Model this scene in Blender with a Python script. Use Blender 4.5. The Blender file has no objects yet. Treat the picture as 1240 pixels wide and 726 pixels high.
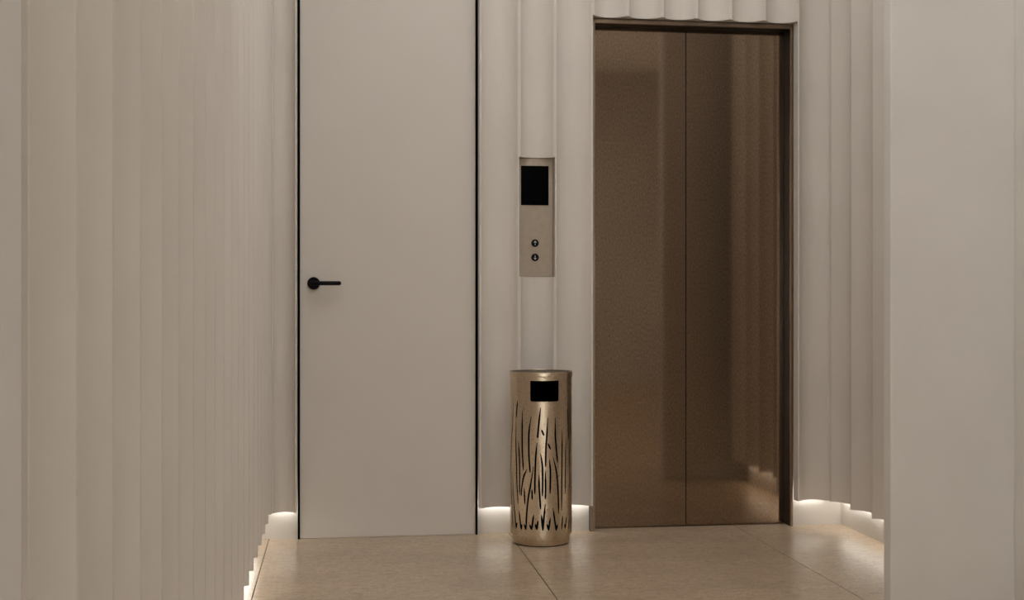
import bpy, bmesh, math, random
from mathutils import Vector
from mathutils.geometry import delaunay_2d_cdt

S = bpy.context.scene
COL = S.collection
R = math.radians

# ------------------------------------------------------------------ camera
EYE = 0.952
cam_d = bpy.data.cameras.new('camera')
cam = bpy.data.objects.new('camera', cam_d)
COL.objects.link(cam)
cam.location = (0, 0, EYE)
cam.rotation_euler = (R(90), 0, R(-7.93))
cam_d.sensor_width = 36.0
cam_d.sensor_fit = 'HORIZONTAL'
cam_d.lens = 1508 / 1240 * 36.0
cam_d.clip_start = 0.02
S.camera = cam

# ------------------------------------------------------------------ world, lights, exposure
world = bpy.data.worlds.new('world')
S.world = world
world.use_nodes = True
world.node_tree.nodes['Background'].inputs[0].default_value = (1.0, 0.93, 0.85, 1)
world.node_tree.nodes['Background'].inputs[1].default_value = 0.02
S.view_settings.view_transform = 'Standard'
S.view_settings.look = 'None'
S.view_settings.gamma = 1.0
S.view_settings.use_curve_mapping = False
S.view_settings.exposure = 0.10

CEIL = 3.60
LED_POWER = 6.1          # emission of the plinth strips
def area(name, loc, sx, sy, watts, col):
    d = bpy.data.lights.new(name, 'AREA')
    d.shape = 'RECTANGLE'; d.size = sx; d.size_y = sy
    d.energy = watts; d.color = col
    o = bpy.data.objects.new(name, d)
    o.location = loc
    COL.objects.link(o)
    return o
area('vestibule_added_fill', (0.90, 3.30, CEIL - 0.045), 1.5, 1.7, 22, (0.99, 1.0, 1.0))  # added source, no known fixture; soft overhead fill for the vestibule
area('lobby_added_fill', (0.8, 0.9, CEIL - 0.045), 2.0, 2.4, 16, (1.0, 0.98, 0.94))  # added source over the unseen lobby, evens out pier and left wall
area('lobby_added_window_fill', (0.3, -3.93, 1.35), 3.4, 2.2, 420, (0.985, 1.0, 1.0)).rotation_euler = (R(90), 0, R(180))  # made-up daylight behind the camera, for even frontal light

# ------------------------------------------------------------------ materials
def mat(name):
    m = bpy.data.materials.new(name); m.use_nodes = True
    nt = m.node_tree
    return m, nt, nt.nodes['Principled BSDF']
def setp(b, **k):
    for n, v in k.items():
        b.inputs[n.replace('_', ' ')].default_value = v
def N(nt, t, **k):
    n = nt.nodes.new(t)
    for a, v in k.items(): setattr(n, a, v)
    return n
def ramp(nt, src, stops):
    r = N(nt, 'ShaderNodeValToRGB')
    e = r.color_ramp.elements
    while len(e) > len(stops): e.remove(e[-1])
    while len(e) < len(stops): e.new(0.5)
    for i, (p, c) in enumerate(stops):
        e[i].position = p; e[i].color = (*c, 1) if len(c) == 3 else c
    nt.links.new(src, r.inputs[0])
    return r.outputs[0]
def noise(nt, scale, detail=3, stretch=(1, 1, 1), rough=0.5, dist=0.0):
    tc = N(nt, 'ShaderNodeTexCoord'); mp = N(nt, 'ShaderNodeMapping')
    mp.inputs['Scale'].default_value = stretch
    geo = N(nt, 'ShaderNodeNewGeometry')
    nt.links.new(geo.outputs['Position'], mp.inputs[0])
    n = N(nt, 'ShaderNodeTexNoise')
    n.inputs['Scale'].default_value = scale
    n.inputs['Detail'].default_value = detail
    n.inputs['Roughness'].default_value = rough
    n.inputs['Distortion'].default_value = dist
    nt.links.new(mp.outputs[0], n.inputs['Vector'])
    nt.nodes.remove(tc)
    return n.outputs['Fac']
def bump(nt, b, src, strength, dist=0.001):
    bn = N(nt, 'ShaderNodeBump')
    bn.inputs['Strength'].default_value = strength
    bn.inputs['Distance'].default_value = dist
    nt.links.new(src, bn.inputs['Height'])
    nt.links.new(bn.outputs[0], b.inputs['Normal'])

def paint(name, col, rough=0.62, var=0.03):
    m, nt, b = mat(name)
    c1 = tuple(x * (1 - var) for x in col); c2 = tuple(min(1, x * (1 + var)) for x in col)
    nt.links.new(ramp(nt, noise(nt, 3.0, 4), [(0.3, c1), (0.7, c2)]), b.inputs['Base Color'])
    setp(b, Roughness=rough, Specular_IOR_Level=0.3)
    bump(nt, b, noise(nt, 420, 2), 0.10, 0.0004)
    return m
M_WALL = paint('fluted_wall_paint', (0.77, 0.715, 0.655))
M_DOOR = paint('door_lacquer', (0.77, 0.715, 0.655), 0.5, 0.015)
M_PIER = paint('smooth_wall_paint', (0.775, 0.742, 0.70), 0.7)
M_PLINTH = paint('plinth_paint', (0.74, 0.695, 0.64), 0.5)
M_CEIL = paint('ceiling_paint', (0.80, 0.76, 0.71), 0.8)

def plain(name, col, rough, metal=0.0, **k):
    m, nt, b = mat(name)
    c1 = tuple(x * 0.92 for x in col)
    nt.links.new(ramp(nt, noise(nt, 60, 2), [(0.35, c1), (0.65, col)]), b.inputs['Base Color'])
    setp(b, Roughness=rough, Metallic=metal, **k)
    return m
M_BLACK = plain('matt_black_metal', (0.004, 0.004, 0.004), 0.5, Specular_IOR_Level=0.15)
M_GAP = plain('black_shadow_profile', (0.003, 0.003, 0.003), 0.9, Specular_IOR_Level=0.05)
M_SCREEN = plain('black_display_glass', (0.001, 0.001, 0.001), 0.3, Specular_IOR_Level=0.02)
M_LINER = plain('black_liner_and_bin_shade', (0.003, 0.003, 0.003), 0.9, Specular_IOR_Level=0.05)  # bin liner; also blackens the shell's inside in place of shade
M_PANEL = plain('taupe_satin_panel', (0.47, 0.385, 0.30), 0.45)
M_WHITE = plain('white_print', (0.90, 0.88, 0.86), 0.5)
M_HOUSING = plain('white_added_fitting', (0.7, 0.68, 0.64), 0.5)

def bronze(name, c1, c2, rough, grain, stretch, bstr):
    m, nt, b = mat(name)
    g = noise(nt, grain, 3, stretch, 0.6)
    nt.links.new(ramp(nt, g, [(0.3, c1), (0.72, c2)]), b.inputs['Base Color'])
    mr = N(nt, 'ShaderNodeMapRange')
    mr.inputs['To Min'].default_value = rough * 0.85; mr.inputs['To Max'].default_value = rough * 1.2
    nt.links.new(noise(nt, grain * 0.5, 2, stretch), mr.inputs['Value'])
    nt.links.new(mr.outputs[0], b.inputs['Roughness'])
    setp(b, Metallic=1.0)
    bump(nt, b, g, bstr, 0.0004)
    return m
M_LIFT = bronze('bronze_lift_door_steel', (0.255, 0.190, 0.137), (0.43, 0.330, 0.247), 0.070, 190, (1, 1, 0.45), 0.007)
M_FRAME = bronze('bronze_lift_frame_steel', (0.25, 0.19, 0.14), (0.33, 0.255, 0.195), 0.3, 200, (1, 1, 0.3), 0.03)
M_LINING = plain('dark_brown_reveal', (0.022, 0.014, 0.010), 0.45, 0.0, Specular_IOR_Level=0.25)
M_BIN = bronze('brushed_champagne_steel', (0.61, 0.50, 0.375), (0.66, 0.545, 0.41), 0.28, 500, (0.6, 0.6, 1), 0.006)
M_BINTOP = bronze('brushed_dark_steel', (0.13, 0.10, 0.072), (0.17, 0.135, 0.10), 0.4, 240, (1, 1, 1), 0.05)

def stone():
    m, nt, b = mat('beige_limestone')
    a = noise(nt, 3.2, 9, (0.6, 1.3, 1), 0.62, 0.35)         # drifting clouds
    f = noise(nt, 42.0, 7, (0.6, 1.05, 1), 0.76, 0.5)       # short fine streaks
    g = noise(nt, 130.0, 4, (0.7, 1, 1), 0.7)                # grain
    v = noise(nt, 6.0, 5, (0.4, 1.6, 1), 0.6, 1.2)           # rare dark flecks
    ca = ramp(nt, a, [(0.30, (0.475, 0.36, 0.252)), (0.5, (0.55, 0.425, 0.302)), (0.70, (0.63, 0.495, 0.36))])
    cf = ramp(nt, f, [(0.33, (0.68, 0.66, 0.63)), (0.5, (1.0, 1.0, 1.0)), (0.67, (1.18, 1.17, 1.15))])
    cg = ramp(nt, g, [(0.32, (0.66, 0.64, 0.62)), (0.5, (1.0, 1.0, 1.0)), (0.68, (1.16, 1.16, 1.15))])
    cv = ramp(nt, v, [(0.27, (0.62, 0.58, 0.54)), (0.31, (1, 1, 1))])
    out = ca
    for c in (cf, cg, cv):
        m1 = N(nt, 'ShaderNodeMixRGB', blend_type='MULTIPLY'); m1.inputs[0].default_value = 1
        nt.links.new(out, m1.inputs[1]); nt.links.new(c, m1.inputs[2]); out = m1.outputs[0]
    nt.links.new(out, b.inputs['Base Color'])
    mr = N(nt, 'ShaderNodeMapRange')
    mr.inputs['To Min'].default_value = 0.25; mr.inputs['To Max'].default_value = 0.33
    nt.links.new(a, mr.inputs['Value']); nt.links.new(mr.outputs[0], b.inputs['Roughness'])
    setp(b, Specular_IOR_Level=0.75)
    bump(nt, b, f, 0.05, 0.001)
    return m
M_STONE = stone()
M_GROUT = plain('brown_grout', (0.10, 0.072, 0.050), 0.9)

def emit(name, col, power):
    m, nt, b = mat(name)
    setp(b, Roughness=0.6)
    b.inputs['Base Color'].default_value = (0.8, 0.8, 0.8, 1)
    b.inputs['Emission Color'].default_value = (*col, 1)
    b.inputs['Emission Strength'].default_value = power
    return m
M_LED = emit('warm_led_strip', (1.0, 0.985, 0.93), LED_POWER)
M_DIFF = plain('added_lamp_diffuser', (0.85, 0.85, 0.84), 0.5)

M_GLASS, _nt, _b = mat('added_window_glass')
setp(_b, Roughness=0.02, IOR=1.45)
_b.inputs['Transmission Weight'].default_value = 1.0
# ------------------------------------------------------------------ helpers
def link(name, me, m, parent=None, loc=None, smooth=None):
    o = bpy.data.objects.new(name, me)
    if m and not me.materials: me.materials.append(m)
    COL.objects.link(o)
    if parent: o.parent = parent
    if loc: o.location = loc
    if smooth:
        me.shade_smooth(); me.set_sharp_from_angle(angle=R(smooth))
    return o
def tomesh(bm, name):
    bmesh.ops.recalc_face_normals(bm, faces=bm.faces)
    me = bpy.data.meshes.new(name); bm.to_mesh(me); bm.free()
    return me
def addbox(bm, x0, x1, y0, y1, z0, z1, bev=0.0):
    r = bmesh.ops.create_cube(bm, size=1)
    vs = r['verts']
    for v in vs:
        v.co = Vector(((x0 + x1) / 2 + v.co.x * (x1 - x0), (y0 + y1) / 2 + v.co.y * (y1 - y0), (z0 + z1) / 2 + v.co.z * (z1 - z0)))
    if bev:
        es = list({e for v in vs for e in v.link_edges})
        bmesh.ops.bevel(bm, geom=es, offset=bev, segments=2, affect='EDGES', profile=0.5)
def box(name, b, m, parent=None, bev=0.0):
    bm = bmesh.new(); addbox(bm, *b, bev)
    return link(name, tomesh(bm, name), m, parent)
def boxes(name, bs, m, parent=None):
    bm = bmesh.new()
    for b in bs: addbox(bm, *b)
    return link(name, tomesh(bm, name), m, parent)
def prism(pts, z0, z1, name):
    """pts: outline in xy, extruded from z0 to z1"""
    bm = bmesh.new()
    lo = [bm.verts.new((x, y, z0)) for x, y in pts]
    hi = [bm.verts.new((x, y, z1)) for x, y in pts]
    bm.faces.new(lo); bm.faces.new(hi)
    n = len(pts)
    for i in range(n):
        bm.faces.new((lo[i], lo[(i + 1) % n], hi[(i + 1) % n], hi[i]))
    return tomesh(bm, name)
def lathe(prof, name, seg=96):
    bm = bmesh.new(); rings = []
    for r, z in prof:
        if r < 1e-6: rings.append([bm.verts.new((0, 0, z))])
        else: rings.append([bm.verts.new((r * math.cos(2 * math.pi * i / seg), r * math.sin(2 * math.pi * i / seg), z)) for i in range(seg)])
    for a, b in zip(rings, rings[1:]):
        for i in range(seg):
            j = (i + 1) % seg
            if len(a) == 1: bm.faces.new((a[0], b[j], b[i]))
            elif len(b) == 1: bm.faces.new((a[i], a[j], b[0]))
            else: bm.faces.new((a[i], a[j], b[j], b[i]))
    return tomesh(bm, name)
def empty(name, loc=(0, 0, 0), rz=0):
    o = bpy.data.objects.new(name, None); o.empty_display_size = 0.1
    o.location = loc; o.rotation_euler = (0, 0, rz); COL.objects.link(o)
    return o
def struct(o, label=None):
    o['kind'] = 'structure'
    if label: o['label'] = label
    return o
def thing(o, label, cat, group=None):
    o['label'] = label; o['category'] = cat
    if group: o['group'] = group
    return o

# ------------------------------------------------------------------ fluted panels
FL_BOT = 0.114     # underside of the fluting, above the floor
FL_FRONT = 4.972   # ridge plane of the far wall
PL_BACK = 5.052    # plinth and door plane of the far wall
_flute_cache = {}
def flute(parent, width, depth, thick, z0, z1, loc, rz=0.0, fillet=0.013):
    """one concave channel with half a flat ridge on either side; local x along the wall, y into it"""
    key = (round(width, 4), depth, thick, z0, z1)
    if key not in _flute_cache:
        w = width - fillet; ang = 2 * math.atan(2 * depth / w); rad = w / (2 * math.sin(ang))
        n = 20
        pts = [(0, 0)]
        for i in range(n + 1):
            a = -ang + 2 * ang * i / n
            pts.append((width / 2 + rad * math.sin(a), rad * math.cos(a) - rad * math.cos(ang)))
        pts += [(width, 0), (width, thick), (0, thick)]
        me = prism(pts, z0, z1, 'flute')
        me.shade_smooth(); me.set_sharp_from_angle(angle=R(20))
        _flute_cache[key] = me
    o = link('flute', _flute_cache[key], M_WALL, parent, loc)
    o.rotation_euler = (0, 0, rz)
    return o

TOP = CEIL + 0.02
# ------------------------------------------------------------------ floor
floor = struct(boxes('floor', [(-3.4, 4.4, -4.4, 5.6, -0.06, -0.003)], M_GROUT))
TX, TY = 0.964, 1.928
tile_me = None
for ix in range(-4, 5):
    for iy in range(-5, 2):
        if tile_me is None:
            bm = bmesh.new(); addbox(bm, 0.0015, TX - 0.0015, 0.0015, TY - 0.0015, -0.02, 0.0, 0.0008)
            tile_me = tomesh(bm, 'tile')
        o = link('tile', tile_me, M_STONE, floor, (-0.274 + ix * TX, 3.62 + iy * TY, 0))

# ------------------------------------------------------------------ ceiling
ceiling = struct(boxes('ceiling', [(-3.4, 4.4, -4.4, 5.6, CEIL, CEIL + 0.1)], M_CEIL))

# ------------------------------------------------------------------ far wall
LX0, LX1 = 1.025, 1.895       # lift opening
DX0, DX1 = -0.1606, 0.5593    # door opening including the black profiles
XL, XR = -0.261, 2.030        # ridge planes of the side walls
LIFT_TOP = 2.111
wall_back = struct(empty('wall_back'))
for b in ((-0.75, DX0, PL_BACK, 5.45, 0, TOP), (DX1, LX0, PL_BACK, 5.45, 0, TOP), (LX1, 2.9, PL_BACK, 5.45, 0, TOP),
          (LX0, LX1, PL_BACK, 5.45, LIFT_TOP + 0.01, TOP), (DX0, DX1, 5.12, 5.45, 0, TOP)):
    box('wall_section', b, M_PLINTH, wall_back)
TH = 0.050
T1 = TOP
flute(wall_back, DX0 - XL - 0.002, 0.030, TH, FL_BOT, T1, (XL, FL_FRONT, 0))
PZ0, PZ1 = 1.046, 1.530       # call panel recess
fx = [DX1 + 0.002, 0.722, 0.869, LX0]
flute(wall_back, fx[1] - fx[0], 0.040, TH, FL_BOT, T1, (fx[0], FL_FRONT, 0))
flute(wall_back, fx[2] - fx[1], 0.040, TH, FL_BOT, PZ0, (fx[1], FL_FRONT, 0))
flute(wall_back, fx[2] - fx[1], 0.040, TH, PZ1, T1, (fx[1], FL_FRONT, 0))
flute(wall_back, fx[3] - fx[2], 0.040, TH, FL_BOT, T1, (fx[2], FL_FRONT, 0))
wl = (LX1 - LX0) / 6
for i in range(6):
    flute(wall_back, wl, 0.040, TH, LIFT_TOP, T1, (LX0 + wl * i, FL_FRONT, 0))
flute(wall_back, XR - LX1, 0.036, TH, FL_BOT, T1, (LX1, FL_FRONT, 0))
# LED strips tucked under the fluting
for a, b in ((XL, DX0 - 0.004), (DX1 + 0.004, LX0 - 0.004), (LX1 + 0.012, XR)):
    box('led_strip', (a, b, FL_FRONT + TH + 0.001, FL_FRONT + TH + 0.016, FL_BOT + 0.001, FL_BOT + 0.007), M_LED, wall_back)

# ------------------------------------------------------------------ side walls
PITCH = 0.2026
Y0 = 4.952
NL = 19
wall_left = struct(boxes('wall_left', [(-0.75, XL - 0.085, 1.061, PL_BACK, 0, TOP)], M_PLINTH))
for i in range(NL):
    flute(wall_left, PITCH, 0.052, 0.060, FL_BOT, T1, (XL, Y0 - PITCH * (i + 1), 0), R(90))
box('flute', (XL - 0.060, XL, Y0, FL_FRONT + TH, FL_BOT, T1), M_WALL, wall_left)
box('flute', (XL - 0.060, XL - 0.010, 1.061, Y0 - NL * PITCH, FL_BOT, T1), M_WALL, wall_left)
box('led_strip', (XL - 0.082, XL - 0.062, 1.07, PL_BACK - 0.03, FL_BOT + 0.001, FL_BOT + 0.007), M_LED, wall_left)

NR = 5
YR = Y0 - NR * PITCH
wall_right = struct(boxes('wall_right', [(XR + 0.085, 2.9, YR, PL_BACK, 0, TOP)], M_PLINTH))
for i in range(NR):
    flute(wall_right, PITCH, 0.052, 0.060, FL_BOT, T1, (XR, Y0 - PITCH * i, 0), R(-90))
box('flute', (XR, XR + 0.060, Y0, FL_FRONT + TH, FL_BOT, T1), M_WALL, wall_right)
box('led_strip', (XR + 0.062, XR + 0.082, YR + 0.01, PL_BACK - 0.03, FL_BOT + 0.001, FL_BOT + 0.007), M_LED, wall_right)
# recess between the fluted wall and the smooth pier
PX, PYF, PYB, PX2 = 1.708, 3.690, 3.740, 2.121
wall_recess = struct(boxes('wall_right_recess', [(2.45, 2.9, PYB, YR, 0, TOP)], M_PIER))
# smooth pier: a wall end facing the lobby, with a short return beside it
struct(box('wall_right_pier', (PX, 4.4, PYF, PYB, 0, TOP), M_PIER, None, 0.003))
struct(box('wall_right_return', (PX2, 4.4, 3.0, PYF, 0, TOP), M_PIER, None, 0.003))
struct(box('wall_left_pier', (-3.4, -0.2555, 0.30, 1.061, 0, TOP), M_PIER, None, 0.003))
struct(box('wall_lobby_right', (4.0, 4.4, -4.4, 3.0, 0, TOP), M_PIER))
struct(box('wall_lobby_left', (-3.4, -3.0, -4.4, 0.30, 0, TOP), M_PIER))
WX0, WX1, WZ0, WZ1 = -1.4, 2.0, 0.25, 2.45
struct(boxes('wall_lobby_rear', [(-3.0, WX0, -4.4, -4.0, 0, TOP), (WX1, 4.0, -4.4, -4.0, 0, TOP),
                                 (WX0, WX1, -4.4, -4.0, 0, WZ0), (WX0, WX1, -4.4, -4.0, WZ1, TOP)], M_PIER))
win = struct(empty('added_window_1', ((WX0 + WX1) / 2, -4.1, WZ0)))  # unseen window, added to go with the frontal fill light
ww, wh = (WX1 - WX0) / 2, WZ1 - WZ0
for b in ((-ww, ww, 0, 0.05), (-ww, ww, wh - 0.05, wh), (-ww, -ww + 0.05, 0.05, wh - 0.05), (ww - 0.05, ww, 0.05, wh - 0.05), (-0.025, 0.025, 0.05, wh - 0.05)):
    box('added_window_frame', (b[0], b[1], -0.03, 0.03, b[2], b[3]), M_HOUSING, win)
for a, b in ((-ww + 0.05, -0.025), (0.025, ww - 0.05)):
    box('pane', (a, b, -0.006, 0.006, 0.05, wh - 0.05), M_GLASS, win)

# ------------------------------------------------------------------ flush door
DOOR_Y = 5.035
door = struct(empty('door_1', ((DX0 + DX1) / 2, DOOR_Y, 0)), 'tall flush cream door outlined by black shadow gaps, with black lever handle')
dx = -door.location.x
def dbox(name, b, m, bev=0.0):
    return box(name, (b[0] + dx, b[1] + dx, b[2] - DOOR_Y, b[3] - DOOR_Y, b[4], b[5]), m, door, bev)
dbox('door_leaf', (DX0 + 0.008, DX1 - 0.008, 5.036, 5.078, 0.0006, CEIL - 0.002), M_DOOR, 0.001)
for a in (DX0, DX1 - 0.008):
    dbox('door_frame', (a, a + 0.008, 5.026, 5.10, 0.0, CEIL), M_GAP)
# handle: round rose, neck, straight lever
hx, hz = -0.0985 + dx, 1.0185
ro = link('handle_rose', lathe([(0, 0), (0.0240, 0), (0.0250, 0.001), (0.0250, 0.0075), (0.0242, 0.009), (0, 0.009)], 'handle_rose', 48), M_BLACK, door, (hx, 0.001, hz), 35)
ro.rotation_euler = (R(90), 0, 0)
hd = empty('door_handle', (hx, 0.0, hz)); hd.parent = door
def rod(p0, p1, rad, name, parent, m, seg=24, cap=0.35):
    p0 = Vector(p0); p1 = Vector(p1); L = (p1 - p0).length; b = rad * cap
    me = lathe([(0, 0), (rad - b, 0), (rad - b * 0.3, b * 0.3), (rad, b), (rad, L - b), (rad - b * 0.3, L - b * 0.3), (rad - b, L), (0, L)], name, seg)
    o = link(name, me, m, parent, p0, 35)
    o.rotation_euler = (p1 - p0).to_track_quat('Z', 'Y').to_euler()
    return o
rod((0, -0.007, 0), (0, -0.052, 0), 0.0095, 'neck', hd, M_BLACK)
rod((-0.009, -0.046, 0), (0.109, -0.046, 0), 0.0082, 'lever', hd, M_BLACK, 24, 0.8)

# ------------------------------------------------------------------ lift entrance
lift = empty('elevator_entrance', ((LX0 + LX1) / 2, 5.09, 0))
thing(lift, 'dark bronze two-leaf elevator entrance with slim metal frame in the fluted wall', 'elevator')
def lbox(name, b, m, bev=0.0, parent=None):
    return box(name, (b[0] - lift.location.x, b[1] - lift.location.x, b[2] - 5.09, b[3] - 5.09, b[4], b[5]), m, parent or lift, bev)
FY, DY = 5.028, 5.100
FI0, FI1, FTOP = 1.045, 1.884, 2.092
for a, b in ((LX0 + 0.0005, FI0), (FI1, LX1 - 0.0005)):
    j = lbox('jamb', (a, b, FY, FY + 0.012, 0, LIFT_TOP - 0.001), M_FRAME, 0.001)
    lbox('reveal', (a, b, FY + 0.012, 5.24, 0, LIFT_TOP - 0.001), M_LINING, 0, j)
j = lbox('header', (FI0, FI1, FY, FY + 0.012, FTOP, LIFT_TOP - 0.001), M_FRAME, 0.001)
lbox('soffit', (FI0, FI1, FY + 0.012, 5.24, FTOP, LIFT_TOP - 0.001), M_LINING, 0, j)
mid = 1.451
lbox('door_leaf', (FI0 + 0.001, mid - 0.0018, DY, DY + 0.035, 0.003, FTOP + 0.0), M_LIFT, 0.0008)
lbox('door_leaf', (mid + 0.0018, FI1 - 0.001, DY, DY + 0.035, 0.003, FTOP + 0.0), M_LIFT, 0.0008)
lbox('sill', (FI0, FI1, DY - 0.012, 5.24, 0.0005, 0.0025), M_FRAME)
lbox('back_panel', (LX0, LX1, 5.24, 5.26, 0, LIFT_TOP), M_GAP)

# ------------------------------------------------------------------ call panel
PNY = FL_FRONT + 0.041
pn = empty('elevator_call_panel', ((fx[1] + fx[2]) / 2, PNY, PZ0))
thing(pn, 'narrow taupe elevator call panel with black display and two round arrow buttons', 'call panel')
pw = (fx[2] - fx[1]) / 2
ph = PZ1 - PZ0
box('faceplate', (-pw + 0.0005, pw - 0.0015, 0.0, 0.020, 0.001, ph - 0.001), M_PANEL, pn, 0.0015)
box('display', (-0.0605, 0.0535, -0.0022, 0.004, 0.292, 0.452), M_SCREEN, pn, 0.001)
def arrow(up):
    s = 1 if up else -1
    bm = bmesh.new()
    addbox(bm, -0.0009, 0.0009, -0.0006, 0.0, -0.0085, 0.0085)
    for k in (-1, 1):
        p = [(0, 0.0092 * s), (k * 0.0062, 0.0032 * s), (k * 0.0052, 0.0020 * s), (0, 0.0070 * s)]
        f = [bm.verts.new((x, -0.0006, z)) for x, z in p]; g = [bm.verts.new((x, 0, z)) for x, z in p]
        bm.faces.new(f); bm.faces.new(g)
        for i in range(4): bm.faces.new((f[i], f[(i + 1) % 4], g[(i + 1) % 4], g[i]))
    return tomesh(bm, 'arrow')
but_me = lathe([(0, 0), (0.0152, 0), (0.0152, 0.003), (0.0142, 0.004), (0, 0.004)], 'button', 40)
for z, up in ((0.1375, True), (0.0795, False)):
    b = link('button', but_me, M_BLACK, pn, (-0.0025, 0.0005, z), 35)
    b.rotation_euler = (R(90), 0, 0)
    a = link('arrow', arrow(up), M_WHITE, b, (0, 0, 0.0041))
    a.rotation_euler = (R(-90), 0, 0)

# ------------------------------------------------------------------ litter bin
BX, BY, BR, BH = 0.7904, 4.847, 0.122, 0.672
bin_ = empty('litter_bin', (BX, BY, 0))
thing(bin_, 'tall round brushed metal litter bin with grass-blade cut-outs, standing before the fluted wall', 'bin')
BLADES = [[(-71.0, 577), (-74.3, 464), (-79.2, 417), (-84.2, 296), (-85.7, 195)], [(-57.9, 562), (-61.1, 495)], [(-61.7, 477), (-62.3, 401), (-60.2, 302), (-59.3, 243), (-55.9, 162)], [(-45.2, 526), (-45.9, 443), (-45.5, 364), (-43.2, 295)], [(-55.4, 404), (-52.8, 351), (-52.0, 284), (-52.0, 197)], [(-27.3, 504), (-30.9, 455), (-31.9, 425), (-31.9, 366), (-30.5, 319), (-29.3, 287)], [(-9.8, 538), (-12.6, 487), (-15.1, 432), (-15.4, 422)], [(-8.3, 454), (-3.6, 430)], [(3.4, 499), (1.1, 421), (-0.1, 387), (-0.8, 310)], [(3.4, 401), (8.6, 377)], [(17.7, 501), (17.7, 440), (18.3, 415), (20.5, 365), (22.9, 325)], [(-16.4, 404), (-18.8, 347), (-20.2, 268), (-20.6, 205)], [(-10.2, 363), (-7.0, 320), (-6.1, 265), (-6.5, 198)], [(-35.0, 301), (-42.5, 270), (-47.1, 225), (-48.3, 194)], [(-23.0, 312), (-28.5, 238), (-32.9, 190), (-36.0, 131), (-37.7, 65)], [(-12.6, 279), (-12.6, 239), (-11.3, 192), (-9.8, 147)], [(-1.0, 296), (-0.8, 223), (-1.2, 186)], [(6.3, 339), (8.2, 288), (7.6, 207)], [(13.2, 348), (20.5, 286), (23.7, 213), (24.9, 129)], [(33.2, 454), (32.7, 324), (31.5, 138)], [(43.5, 423), (42.0, 302), (41.4, 201)], [(55.4, 399), (57.6, 278), (59.1, 198)], [(49.5, 561), (51.3, 465), (53.3, 407)], [(-74.3, 281), (-70.2, 174), (-64.9, 112), (-61.7, 65)], [(-80.9, 251), (-78.2, 152), (-73.0, 63)], [(-41.4, 227), (-39.9, 164)], [(-25.9, 225), (-25.4, 183)], [(-53.8, 139), (-51.2, 104), (-48.3, 65)], [(-46.4, 87), (-48.0, 65)], [(-41.8, 88), (-38.1, 67)], [(-22.5, 127), (-26.5, 67)], [(-30.3, 88), (-26.9, 69)], [(-14.5, 105), (-16.9, 68)], [(-19.6, 91), (-17.1, 70)], [(-8.3, 127), (-6.1, 66)], [(-1.4, 168), (-4.2, 105), (-5.7, 66)], [(8.2, 114), (4.7, 65)], [(1.8, 91), (4.3, 69)], [(13.2, 151), (17.3, 95), (19.8, 63)], [(22.6, 88), (20.2, 65)], [(45.1, 112), (41.4, 66)], [(39.6, 84), (41.1, 66)], [(55.4, 103), (52.1, 62)], [(64.3, 90), (60.2, 59)], [(-59.3, 90), (-61.4, 65)], [(64.3, 397), (66.4, 236), (65.7, 150)],
          [(57.0, 560), (60.0, 460), (62.0, 410)], [(70.5, 440), (73.0, 300), (72.0, 180)], [(72.0, 140), (69.5, 64)], [(34.5, 118), (31.8, 64)]]
def blade_poly(pl, wmax):
    """outline of one cut: pointed at the top, a little fuller lower down"""
    P = [Vector((R(a) * BR, h / 1000)) for a, h in pl]
    Q = []
    if len(P) == 2: Q = [P[0].lerp(P[1], t / 4) for t in range(5)]
    else:                                   # Catmull-Rom through the traced points
        E = [P[0] * 2 - P[1]] + P + [P[-1] * 2 - P[-2]]
        for i in range(1, len(E) - 2):
            for t in range(4):
                t /= 4
                a, b, c, d = E[i - 1:i + 3]
                Q.append(0.5 * (2 * b + (c - a) * t + (2 * a - 5 * b + 4 * c - d) * t * t + (3 * b - a - 3 * c + d) * t ** 3))
        Q.append(P[-1])
    n = len(Q); lft, rgt = [], []
    for i, q in enumerate(Q):
        t = (Q[min(i + 1, n - 1)] - Q[max(i - 1, 0)]).normalized()
        nrm = Vector((-t.y, t.x)); s = i / (n - 1)
        w = wmax * min(1.0, 0.35 + 2.6 * s, 0.55 + 6 * (1 - s))
        lft.append(q + nrm * w); rgt.append(q - nrm * w)
    return lft + rgt[::-1]
polys = []
for pl in BLADES:
    polys.append(blade_poly(pl, 0.0037))
for pl in BLADES:                           # the far side carries the same pattern, turned half round
    if max(a for a, h in pl) < 70 and min(a for a, h in pl) > -66:
        back = [((a + 186 + 180) % 360 - 180, h) for a, h in pl]
        if max(a for a, h in back) - min(a for a, h in back) < 90 and max(abs(a) for a, h in back) < 176 and min(abs(a) for a, h in back) > 92:
            polys.append(blade_poly(back, 0.0037))
op_a, op_w, op_z0, op_z1, op_r = R(-2.2) * BR, 0.0575, 0.561, 0.641, 0.008
op = [Vector((op_a - op_w, op_z1)), Vector((op_a + op_w, op_z1))]
for k in range(5): t = R(-90) * k / 4; op.append(Vector((op_a + op_w - op_r + op_r * math.cos(t), op_z0 + op_r + op_r * math.sin(t))))
for k in range(5): t = R(-90) - R(90) * k / 4; op.append(Vector((op_a - op_w + op_r + op_r * math.cos(t), op_z0 + op_r + op_r * math.sin(t))))
op_dense = []
for i, p in enumerate(op):
    q = op[(i + 1) % len(op)]; n = max(1, int((q - p).length / 0.006))
    op_dense += [p.lerp(q, k / n) for k in range(n)]
polys.append(op_dense)

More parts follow.
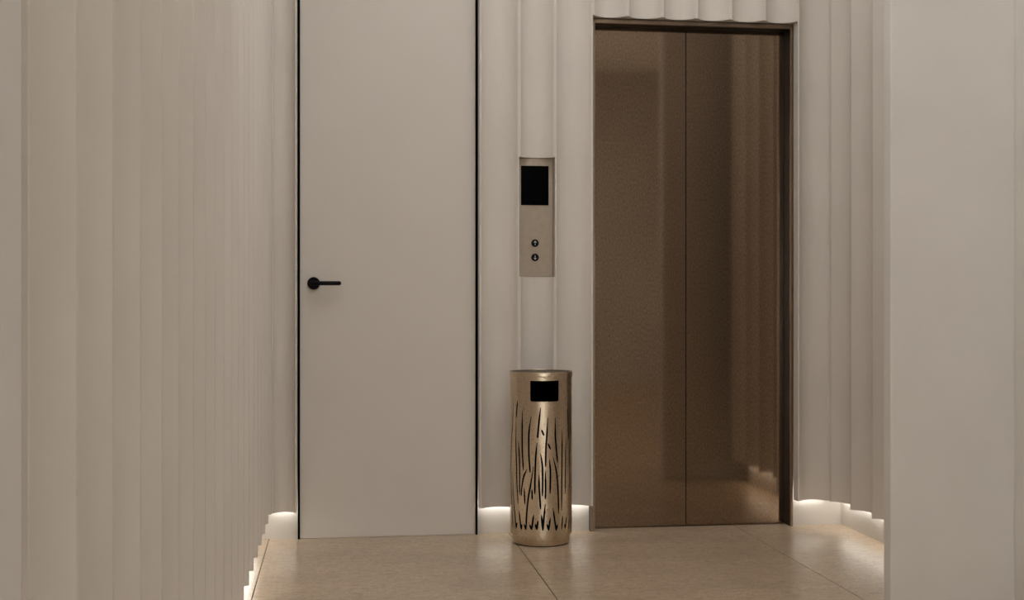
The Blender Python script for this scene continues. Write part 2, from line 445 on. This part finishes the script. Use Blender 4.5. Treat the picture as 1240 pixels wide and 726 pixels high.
def inside(p, poly):
    c = False; j = len(poly) - 1
    for i in range(len(poly)):
        a, b = poly[i], poly[j]
        if (a.y > p.y) != (b.y > p.y) and p.x < (b.x - a.x) * (p.y - a.y) / (b.y - a.y) + a.x: c = not c
        j = i
    return c
def cut_shell(r_out, z0, z1, thick):
    W = math.pi * BR; NX, NZ = 120, 44
    vs, es = [], []
    for j in range(NZ + 1):
        for i in range(NX + 1):
            jit = 0 if i in (0, NX) or j in (0, NZ) else 0.0004
            vs.append(Vector((-W + 2 * W * i / NX + jit * math.sin(i * 7.1 + j * 3.3), z0 + (z1 - z0) * j / NZ + jit * math.cos(i * 3.7 + j * 5.9))))
    for i in range(NX): es += [(i, i + 1), (NZ * (NX + 1) + i, NZ * (NX + 1) + i + 1)]
    for j in range(NZ): es += [(j * (NX + 1), (j + 1) * (NX + 1)), (j * (NX + 1) + NX, (j + 1) * (NX + 1) + NX)]
    for pl in polys:
        b = len(vs); n = len(pl); vs += pl
        es += [(b + i, b + (i + 1) % n) for i in range(n)]
    ov, oe, of, *_ = delaunay_2d_cdt(vs, es, [], 0, 1e-6)
    bbs = [(min(p.x for p in pl), max(p.x for p in pl), min(p.y for p in pl), max(p.y for p in pl), pl) for pl in polys]
    keep = []
    for f in of:
        c = (ov[f[0]] + ov[f[1]] + ov[f[2]]) / 3
        if not any(b[0] <= c.x <= b[1] and b[2] <= c.y <= b[3] and inside(c, b[4]) for b in bbs): keep.append(f)
    co, nr, faces = [], [], []
    def pos(p, r): a = p.x / BR; return (r * math.sin(a), -r * math.cos(a), p.y)
    def rad(p, s): a = p.x / BR; return (s * math.sin(a), -s * math.cos(a), 0)
    n = len(ov)
    for p in ov: co.append(pos(p, r_out)); nr.append(rad(p, 1))
    for p in ov: co.append(pos(p, r_out - thick)); nr.append(rad(p, -1))
    cnt = {}
    for f in keep:
        faces.append(tuple(f)); faces.append(tuple(i + n for i in reversed(f)))
        for a, b in zip(f, f[1:] + f[:1]):
            cnt[(a, b)] = 1
    for (a, b) in list(cnt):
        if (b, a) not in cnt and not (abs(abs(ov[a].x) - W) < 1e-5 and abs(abs(ov[b].x) - W) < 1e-5):
            pa, pb = ov[a], ov[b]; d = (pb - pa).normalized()
            m = (pa + pb) / 2; aa = m.x / BR; t = d.y
            nx = Vector((math.cos(aa) * d.y, math.sin(aa) * d.y, -d.x))
            k = len(co)
            co += [pos(pa, r_out), pos(pb, r_out), pos(pb, r_out - thick), pos(pa, r_out - thick)]
            nr += [tuple(nx)] * 4
            faces.append((k + 1, k, k + 3, k + 2))
    me = bpy.data.meshes.new('bin_body')
    me.from_pydata(co, [], faces)
    me.materials.append(M_BIN); me.materials.append(M_LINER)
    for p in me.polygons:
        if all(n <= v < 2 * n for v in p.vertices): p.material_index = 1      # inner faces blacked to paint in the interior shade
    me.shade_smooth()
    me.normals_split_custom_set_from_vertices(nr)
    return me
link('bin_body', cut_shell(BR, 0.040, BH - 0.002, 0.0015), M_BIN, bin_)
link('base_ring', lathe([(0.0, 0.002), (0.108, 0.002), (0.1125, 0.004), (0.1140, 0.007), (0.1140, 0.047), (0.1180, 0.048), (0.1195, 0.0475), (0.0, 0.0475)], 'base_ring'), M_BIN, bin_, None, 35)
link('foot', lathe([(0.0, 0.0), (0.110, 0.0), (0.110, 0.003), (0.0, 0.003)], 'foot', 64), M_BLACK, bin_, None, 35)
link('rim', lathe([(0.1225, 0.653), (0.1242, 0.6535), (0.1245, 0.655), (0.1245, 0.671), (0.1238, 0.6725), (0.1205, 0.6725), (0.1195, 0.671), (0.1195, 0.6535), (0.1225, 0.653)], 'rim'), M_BIN, bin_, None, 35)
link('lid', lathe([(0.0, 0.668), (0.110, 0.668), (0.117, 0.6695), (0.1194, 0.6712), (0.1194, 0.660), (0.0, 0.660)], 'lid'), M_BINTOP, bin_, None, 35)
link('inner_bucket', lathe([(0.0, 0.052), (0.112, 0.052), (0.1165, 0.056), (0.1165, 0.545), (0.1145, 0.545), (0.1145, 0.06), (0.0, 0.06)], 'inner_bucket', 64), M_LINER, bin_, None, 35)
link('hood_shade_disc', lathe([(0.0, 0.6565), (0.1185, 0.6565), (0.1185, 0.6595), (0.0, 0.6595)], 'hood_shade_disc', 64), M_LINER, bin_, None, 35)  # black disc added under the lid, painting the hood's inside as shade

# ------------------------------------------------------------------ added ceiling lamps, invented for even light (above the picture)
for (x, y, sx, sy, lab) in ((0.90, 3.30, 1.5, 1.7, 'added flat white ceiling lamp, unseen, in the vestibule before the elevator'), (0.8, 0.9, 2.0, 2.4, 'larger added flat white ceiling lamp in the unseen lobby')):
    lm = thing(empty('added_ceiling_lamp', (x, y, CEIL)), lab, 'lamp')
    hx_, hy_ = sx / 2, sy / 2
    box('diffuser', (-hx_, hx_, -hy_, hy_, -0.036, -0.030), M_DIFF, lm)
    boxes('housing', [(-hx_ - 0.02, -hx_, -hy_ - 0.02, hy_ + 0.02, -0.04, 0), (hx_, hx_ + 0.02, -hy_ - 0.02, hy_ + 0.02, -0.04, 0),
                      (-hx_, hx_, -hy_ - 0.02, -hy_, -0.04, 0), (-hx_, hx_, hy_, hy_ + 0.02, -0.04, 0)], M_HOUSING, lm)
